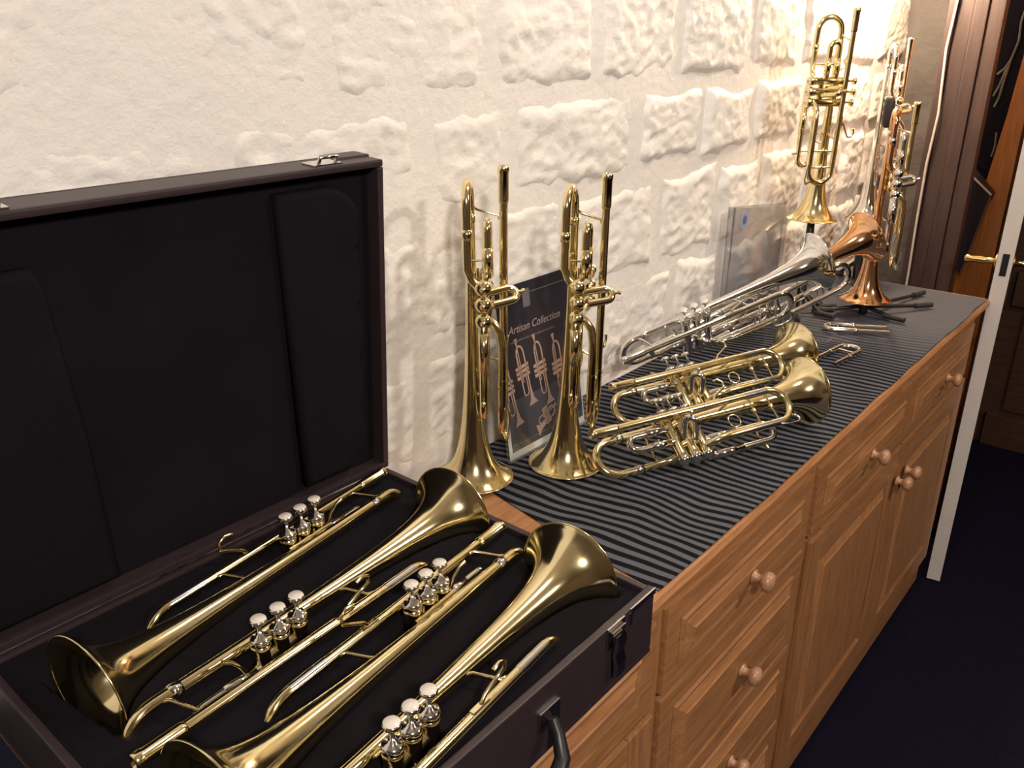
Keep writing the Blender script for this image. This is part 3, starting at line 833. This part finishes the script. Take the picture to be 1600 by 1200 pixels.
ins = MB(); IX0, IX1, IY0, IY1 = CX0 + T_ + 0.0052, CX1 - T_ - 0.0042, CY0 + T_ + 0.0064, CY1 - T_ - 0.0064
NI, NJ = 200, 165
frames = []
for key in ('T1', 'T2', 'T3', 'T4'):
    u, vv, o = (V(x) for x in POSE[key]); u.normalize(); vv = (vv - u * u.dot(vv)).normalized(); frames.append((u, vv.cross(u), o))
vs = []
for j in range(NJ + 1):
    for i in range(NI + 1):
        x = IX0 + (IX1 - IX0) * i / NI; y = IY0 + (IY1 - IY0) * j / NJ
        hgt = 0.0835 + 0.0012 * noise.noise(V((x * 30, y * 30, 2)))
        for u, ww, o in frames:
            d = V((x - o.x, y - o.y, 0)); a = d.dot(u); c = d.dot(ww); az = o.z + a * u.z
            if -0.010 < a < 0.468:
                r = bell_r(a)
                if abs(c) < r: hgt = min(hgt, az - math.sqrt(r * r - c * c))
            if 0.088 < a < 0.482 and abs(c - YL) < 0.0092: hgt = min(hgt, az - math.sqrt(0.0092 ** 2 - (c - YL) ** 2))
            for uv in US:
                if (a - uv) ** 2 + (c - YV) ** 2 < 0.0125 ** 2: hgt = 0.0
        vs.append((x - CX0, y - CY0, max(0.0098, hgt)))
W_ = NI + 1
ins.add(vs, [(j * W_ + i, j * W_ + i + 1, (j + 1) * W_ + i + 1, (j + 1) * W_ + i) for j in range(NJ) for i in range(NI)], True)
ins.build('fitted_insert', 'plush', case)

# front furniture: draw latches, handle, corner trims
for lx in (0.620, 0.255):
    la = cb('latch', 'nickel', [((lx - 0.016, CY0 - 0.0025, CZ - 0.026), (lx + 0.016, CY0 - 0.0002, CZ + 0.001))], 0.0006)
    q = MB()
    pr = [(-0.003, -0.014), (-0.009, -0.010), (-0.011, -0.020), (-0.008, -0.034), (-0.011, -0.046), (-0.010, -0.062), (-0.006, -0.066), (-0.006, -0.048), (-0.0035, -0.036), (-0.006, -0.022)]
    q.prism([(CY0 + a - CY0, CZ + z) for a, z in pr], lx - 0.008 - CX0, lx + 0.008 - CX0, 'yz'); q.build('latch_lever', 'nickel', la)
    cb('latch_hook', 'nickel', [((lx - 0.012, CY0 - 0.006, CZ - 0.010), (lx + 0.012, CY0 - 0.0027, CZ - 0.004))], 0.0006, la)
hx = 0.44
for s_ in (0.066, -0.066):
    cb('handle_plate', 'nickel', [((hx + s_ - 0.016, CY0 - 0.003, 0.036), (hx + s_ + 0.016, CY0 - 0.0002, 0.060))], 0.001)
q = MB()
hp = [(hx + 0.066, CY0 - 0.006, 0.048), (hx + 0.064, CY0 - 0.014, 0.036), (hx + 0.056, CY0 - 0.026, 0.018), (hx + 0.036, CY0 - 0.033, 0.008), (hx, CY0 - 0.035, 0.005),
      (hx - 0.036, CY0 - 0.033, 0.008), (hx - 0.056, CY0 - 0.026, 0.018), (hx - 0.064, CY0 - 0.014, 0.036), (hx - 0.066, CY0 - 0.006, 0.048)]
q.tube([V(p) - co for p in hp], [.005, .0065, .008, .0095, .010, .0095, .008, .0065, .005], 12)
q.build('handle', 'black_plastic', case)
cb('corner_trim', 'nickel', [((CX1 - 0.050, CY0 - 0.0016, CZ - 0.0060), (CX1 + 0.0005, CY0 + 0.0006, CZ + 0.0012)), ((CX1 - 0.052, CY0 - 0.0016, CZ - 0.020), (CX1 - 0.046, CY0 - 0.0002, CZ - 0.004))], 0.0004)

# lid, standing open on the hinge line and leaning a little towards the room
LH, LD = 0.432, 0.054
lid = bpy.data.objects.new('lid', None); COL.objects.link(lid); lid.parent = case; lid.empty_display_size = 0.05
lid.location = (0, CY1 - CY0 - 0.004, CZ + 0.0035); lid.rotation_euler = (math.radians(3.6), 0, 0)
LW = CX1 - CX0


def lp_(name, material, a, c, bev=0.002, parent=None, label=None):
    q_ = MB(); q_.box(a, c, bev)
    return q_.build(name, material, parent or lid, label)


lp_('lid_back', 'vinyl', (0, LD - 0.006, 0), (LW, LD, LH), 0.003)
lp_('lid_top_wall', 'vinyl', (0, 0, LH - 0.009), (LW, LD - 0.0062, LH), 0.003, label='brown vinyl rim of the lid')
lp_('lid_bottom_wall', 'vinyl', (0, 0, 0), (LW, LD - 0.0062, 0.009), 0.002)
lp_('lid_side_wall', 'vinyl', (0, 0, 0.0092), (0.009, LD - 0.0062, LH - 0.0092), 0.002)
lp_('lid_side_wall', 'vinyl', (LW - 0.009, 0, 0.0092), (LW, LD - 0.0062, LH - 0.0092), 0.002)
lp_('lid_lining', 'plush', (0.0092, 0.020, 0.0094), (LW - 0.0092, LD - 0.0064, LH - 0.0094), 0.001)
# raised plush cushions in the lid: a straight one on the left, a scalloped one on the right


def cushion(outline, y0, y1, name='cushion'):
    bm = bmesh.new()
    vs_ = [bm.verts.new((x, y0, z)) for x, z in outline]; f_ = bm.faces.new(vs_)
    r = bmesh.ops.extrude_face_region(bm, geom=[f_])
    top = [e for e in r['geom'] if isinstance(e, bmesh.types.BMVert)]
    for v_ in top: v_.co.y = y1
    te = [e for e in bm.edges if all(abs(v_.co.y - y1) < 1e-6 for v_ in e.verts)]
    bmesh.ops.bevel(bm, geom=te, offset=0.009, segments=5, affect='EDGES', profile=0.5)
    q_ = MB(); q_.frombm(bm, True)
    return q_.build(name, 'plush', lid)


cushion([(0.012, 0.02), (0.150, 0.02), (0.140, 0.20), (0.128, 0.36), (0.120, 0.375), (0.012, 0.375)], 0.0198, 0.002)
wave = []
for k in range(41):
    z = 0.030 + (0.400 - 0.030) * k / 40
    wave.append((LW - 0.040 + 0.0055 * abs(math.sin((z - 0.03) / 0.074 * math.pi)) - (0.02 * max(0, (k - 37) / 3) ** 2) - (0.02 * max(0, (3 - k) / 3) ** 2), z))
cushion([(LW - 0.135, 0.022), (LW - 0.060, 0.022)] + wave + [(LW - 0.075, 0.406), (LW - 0.150, 0.406)], 0.0198, 0.003)
for lx in (0.620 - CX0, 0.255 - CX0):
    lh = lp_('hasp', 'nickel', (lx - 0.020, 0.004, LH + 0.0002), (lx + 0.020, 0.030, LH + 0.002), 0.0005)
    q = MB(); q.tube([(lx - 0.012, 0.008, LH + 0.002), (lx - 0.012, 0.004, LH + 0.010), (lx + 0.012, 0.004, LH + 0.010), (lx + 0.012, 0.008, LH + 0.002)], 0.0026, 8); q.build('hasp_loop', 'nickel', lh)
q = MB(); q.box((LW - 0.055, LD - 0.028, LH - 0.03), (LW + 0.0012, LD + 0.0012, LH + 0.0025), 0.003); q.build('corner_guard', 'vinyl', lid)
lp_('hinge', 'nickel', (0.06, LD - 0.040, -0.0033), (0.11, LD - 0.034, -0.0003), 0.0008)
lp_('hinge', 'nickel', (LW - 0.11, LD - 0.040, -0.0033), (LW - 0.06, LD - 0.034, -0.0003), 0.0008)

# ------------------------------------------------------------------ brochure in a clear holder
BX, BY, BW, BH = 0.947, 0.806, 0.210, 0.292
lean = math.radians(8)
bro_m = Matrix.Translation((BX, BY, CT + 0.004)) @ Matrix.Rotation(-lean, 4, 'X')
bro = thing('brochure', 'dark leaflet with gold trumpets and script lettering between the standing trumpets', 'brochure', mtx=bro_m)


def flat(parent, name, material, poly, y, th=0.0005, label=None):
    q_ = MB(); q_.prism(poly, y, y + th, 'xz')
    return q_.build(name, material, parent, label)


def rect(x0, x1, z0, z1): return [(x0, z0), (x1, z0), (x1, z1), (x0, z1)]


flat(bro, 'sheet', 'paper_white', rect(0, BW, 0, BH), 0.0, 0.0012)
pn = flat(bro, 'printed_panel', 'print_navy', rect(0.007, BW - 0.004, 0.012, BH - 0.004), -0.0006, 0.0005)
flat(pn, 'printed_rule', 'print_rule', rect(0.012, BW - 0.008, BH - 0.024, BH - 0.0225), -0.0010, 0.0003)
flat(pn, 'printed_rule', 'print_rule', rect(0.012, BW - 0.008, 0.0215, 0.0225), -0.0010, 0.0003)
flat(pn, 'printed_emblem', 'print_rule', rect(0.072, 0.090, BH - 0.046, BH - 0.016), -0.0012, 0.0003)


def lettering(parent, txt, x, z, size, material, y, shear=0.3):
    c = bpy.data.curves.new('lettering', 'FONT'); c.body = txt; c.size = size; c.shear = shear; c.extrude = 0.00012
    o = bpy.data.objects.new('lettering', c); COL.objects.link(o)
    bpy.context.view_layer.update()
    me = bpy.data.meshes.new_from_object(o.evaluated_get(bpy.context.evaluated_depsgraph_get()))
    bpy.data.objects.remove(o)
    me.materials.clear(); me.materials.append(MATS[material])
    l = link('lettering', me, parent)
    l.location = (x, y, z); l.rotation_euler = (math.pi / 2, 0, 0)
    return l


lettering(pn, 'Artisan Collection', 0.028, BH - 0.083, 0.0185, 'print_text', -0.0010)
q = MB()
for k in range(22):
    q.box((0.030 + k * 0.0054, -0.0012, BH - 0.098), (0.0335 + k * 0.0054, -0.0009, BH - 0.0955 + 0.0006 * (k % 3)))
q.build('small_print', 'print_rule', pn)


def tiny_trumpet(x, z, L, ang):
    """Flat printed picture of an upright trumpet: mouthpiece, loop, valves, bell."""
    q_ = MB(); ca, sa = math.cos(ang), math.sin(ang)

    def P(a, c): return (x + a * ca + c * sa, -0.0010, z - a * sa + c * ca)

    def line(pts, w_):
        for (a, c), (e, f) in zip(pts[:-1], pts[1:]):
            d = V((e - a, f - c)); d.normalize(); n_ = V((-d.y, d.x)) * w_
            q_.add([P(a + n_.x, c + n_.y), P(a - n_.x, c - n_.y), P(e - n_.x, f - n_.y), P(e + n_.x, f + n_.y)], [(0, 1, 2, 3)])
    line([(0.0, L * 0.40), (0.0, L), (0, L)], 0.0011); q_.add([P(-.0015, L * .97), P(.0015, L * .97), P(.0042, L * 1.07), P(-.0042, L * 1.07)], [(0, 1, 2, 3)])
    line([(0.013, 0.03), (0.013, L * 0.84), (0.010, L * 0.92), (0.004, L * 0.95), (-0.002, L * 0.92), (-0.005, L * 0.84), (-0.005, L * 0.52)], 0.0017)
    line([(-0.004, L * 0.52), (-0.004, L * 0.24), (-0.001, L * 0.20), (0.005, L * 0.20), (0.008, L * 0.24), (0.008, L * 0.52)], 0.0013)
    for k in range(3):
        line([(-0.014, L * (0.50 + 0.07 * k)), (0.019, L * (0.50 + 0.07 * k))], 0.0030)
    q_.add([P(.0113, .03), P(.0147, .03), P(.018, .012), P(.025, .002), P(.001, .002), P(.008, .012)], [(0, 1, 2, 3, 4, 5)])
    return q_.build('printed_trumpet', 'print_gold', pn)


tiny_trumpet(0.020, 0.050, 0.128, -0.16); tiny_trumpet(0.060, 0.075, 0.118, -0.14); tiny_trumpet(0.105, 0.063, 0.126, -0.12); tiny_trumpet(0.152, 0.055, 0.122, -0.10)
tiny_trumpet(0.070, 0.040, 0.060, 1.25)
for o in list(pn.children):
    if o.name.startswith('printed_trumpet'): o.location.y = -0.0002
hol = thing('leaflet_holder', 'clear acrylic holder around the dark brochure', 'leaflet holder', mtx=bro_m)
part(hol, 'front_sheet', 'acrylic', ((-0.004, -0.0040, 0.0), (BW + 0.004, -0.0022, 0.10)))
part(hol, 'back_sheet', 'acrylic', ((-0.004, 0.0020, 0.0), (BW + 0.004, 0.0038, BH - 0.01)))
part(hol, 'foot', 'acrylic', ((-0.004, -0.005, -0.003), (BW + 0.004, 0.0038, -0.0005)))

# ------------------------------------------------------------------ loose slides on the cloth
def loose_slide(c, direction, length, gap, rad, label, name='tuning_slide', tip=None):
    d = V((direction[0], direction[1], 0)).normalized(); n_ = V((-d.y, d.x, 0))
    mt_ = Matrix.Identity(4)
    for i in range(3):
        mt_[i][0] = d[i]; mt_[i][1] = n_[i]; mt_[i][2] = (0, 0, 1)[i]; mt_[i][3] = (c[0], c[1], CT + rad + 0.0015)[i]
    t = thing(name, label, 'tuning slide', mtx=mt_, group='loose slides')
    q_ = MB()
    q_.tube([(length * 0.4, gap / 2, 0), (0, gap / 2, 0)] + arc((0, 0, 0), gap / 2, math.pi / 2, 3 * math.pi / 2, 14, (1, 0, 0), (0, 1, 0)) + [(length * 0.4, -gap / 2, 0)], rad, 14)
    q_.build('bow', 'silver', t)
    for s in (1, -1):
        q_ = MB(); q_.tube([(length * 0.35, s * gap / 2, 0), (length, s * gap / 2, 0)], rad * 0.86, 14); q_.build('inner_leg', 'silver', t)
        q_ = MB(); q_.lathe([(0, rad), (0, rad * 1.18), (0.008, rad * 1.18), (0.008, rad)], (length * 0.36, s * gap / 2, 0), (1, 0, 0), 14); q_.build('ferrule', 'nickel', t)
    q_ = MB(); q_.tube([(0.012, -gap / 2 + rad, 0), (0.012, gap / 2 - rad, 0)], 0.002, 8); q_.build('stay', 'silver', t)
    return t


loose_slide((1.975, 0.655), (0.55, -1.0), 0.125, 0.036, 0.0062, 'loose silver slide with parallel legs on the cloth near the copper bell')
loose_slide((1.842, 0.568), (-1.0, 0.12), 0.110, 0.046, 0.0058, 'loose brass and silver slide half hidden behind the lying gold bell', tip=True)

# ------------------------------------------------------------------ clear plastic sleeve with a round sticker against the wall
sl = thing('plastic_sleeve', 'clear plastic sleeve with a round blue sticker against the stone wall', 'plastic sleeve', (1.77, 0.845, CT + 0.002))


def sheet(x0, x1, z0, z1, yf, th, nx=24):
    q_ = MB(); vs_ = []
    for i in range(nx + 1):
        s = i / nx; x = x0 + (x1 - x0) * s; y = yf(s)
        vs_ += [(x, y, z0), (x, y + th, z0), (x, y + th, z1 - 0.035 * s), (x, y, z1 - 0.035 * s)]
    fs_ = []
    for i in range(nx):
        for k in range(4):
            fs_.append((i * 4 + k, i * 4 + (k + 1) % 4, i * 4 + 4 + (k + 1) % 4, i * 4 + 4 + k))
    fs_ += [(0, 1, 2, 3), (nx * 4 + 3, nx * 4 + 2, nx * 4 + 1, nx * 4)]
    q_.add(vs_, fs_, True)
    return q_


sheet(0.0, 0.32, 0.0, 0.300, lambda s: -0.018 * math.sin(math.pi * s), 0.0010).build('front_film', 'clear_sleeve', sl)
sheet(0.0, 0.32, 0.0, 0.300, lambda s: 0.012 + 0.006 * math.sin(math.pi * s), 0.0010).build('back_film', 'clear_sleeve', sl)
q = MB(); q.tube([(0.002, 0.006, 0.0), (0.001, 0.006, 0.296)], 0.002, 6); q.build('side_seam', 'clear_sleeve', sl)
st = MB(); st.lathe([(0, 0), (0, 0.021), (0.0006, 0.021), (0.0006, 0)], (0.040, -0.0105, 0.268), (0, -1, 0), 28, False); so = st.build('sticker', 'sticker_blue', sl)
q = MB(); q.lathe([(0, 0), (0, 0.010), (0.0004, 0.010), (0.0004, 0)], (0.040, -0.0113, 0.268), (0, -1, 0), 20, False); q.build('sticker_mark', 'sticker_dark', so)

# ------------------------------------------------------------------ white cable down the brown board
q = MB()
q.tube([(2.684, 0.684, 2.5), (2.683, 0.690, 1.68), (2.684, 0.697, 1.55), (2.681, 0.686, 1.38), (2.684, 0.694, 1.24), (2.682, 0.692, 1.06), (2.684, 0.689, 0.92), (2.684, 0.690, 0.004)], 0.0036, 8)
tag(q.build('power_cable', 'cable_white'), 'thin white cable hanging down the brown boards', 'cable')

# ------------------------------------------------------------------ lamps
t = thing('wall_lamp', 'small brass lamp on the wall above the upright trumpets', 'lamp', tuple(LAMP_R))
q = MB(); q.lathe([(0, 0), (0.006, 0.020), (0.022, 0.029), (0.042, 0.026), (0.058, 0.014), (0.066, 0.012), (0.066, 0)], (0, 0, -0.030), (0, 0, 1), 20); q.build('bulb', 'bulb_glow', t)
q = MB(); q.lathe([(0.037, 0.0), (0.037, 0.015), (0.075, 0.016), (0.078, 0)], (0, 0, 0), (0, 0, 1), 16); q.tube([(0, 0, 0.075), (0, 0.02, 0.11), (0, 0.12, 0.12), (0, WY - LAMP_R.y - 0.002, 0.11)], 0.006, 8)
q.lathe([(0, 0), (0, 0.04), (0.012, 0.036), (0.014, 0)], (0, WY - LAMP_R.y - 0.001, 0.11), (0, -1, 0), 18); q.build('bracket', 'lamp_metal', t)
lr = lamp('lamp_light', 'POINT', tuple(LAMP_R + V((0, 0, -0.036))), 26, (1.0, 0.79, 0.53), 0.03)
lr.parent = t; lr.location = (0, 0, -0.05)
for k, (p, tg, pw) in enumerate(SPOTS):
    t = thing('ceiling_spot', ('round ceiling spotlight over the open case', 'round ceiling spotlight over the sideboard middle', 'round ceiling spotlight over the carpet by the drawers')[k], 'ceiling light', tuple(p))
    q = MB(); q.lathe([(0, 0.0), (0, 0.05), (-0.012, 0.055), (-0.014, 0.042), (-0.004, 0.040), (-0.004, 0)], (0, 0, 0.038), (0, 0, 1), 24); q.build('rim', 'lamp_metal', t)
    q = MB(); q.lathe([(0, 0), (0, 0.036), (-0.006, 0.034), (-0.008, 0)], (0, 0, 0.032), (0, 0, 1), 24); q.build('lens', 'spot_glow', t)
    l_ = lamp('spot_light', 'SPOT', tuple(p), pw * 1.0, (1.0, 0.89, 0.80), 0.09, tg, 140, 0.9)
    l_.location = p + V((0, 0, 0.005))
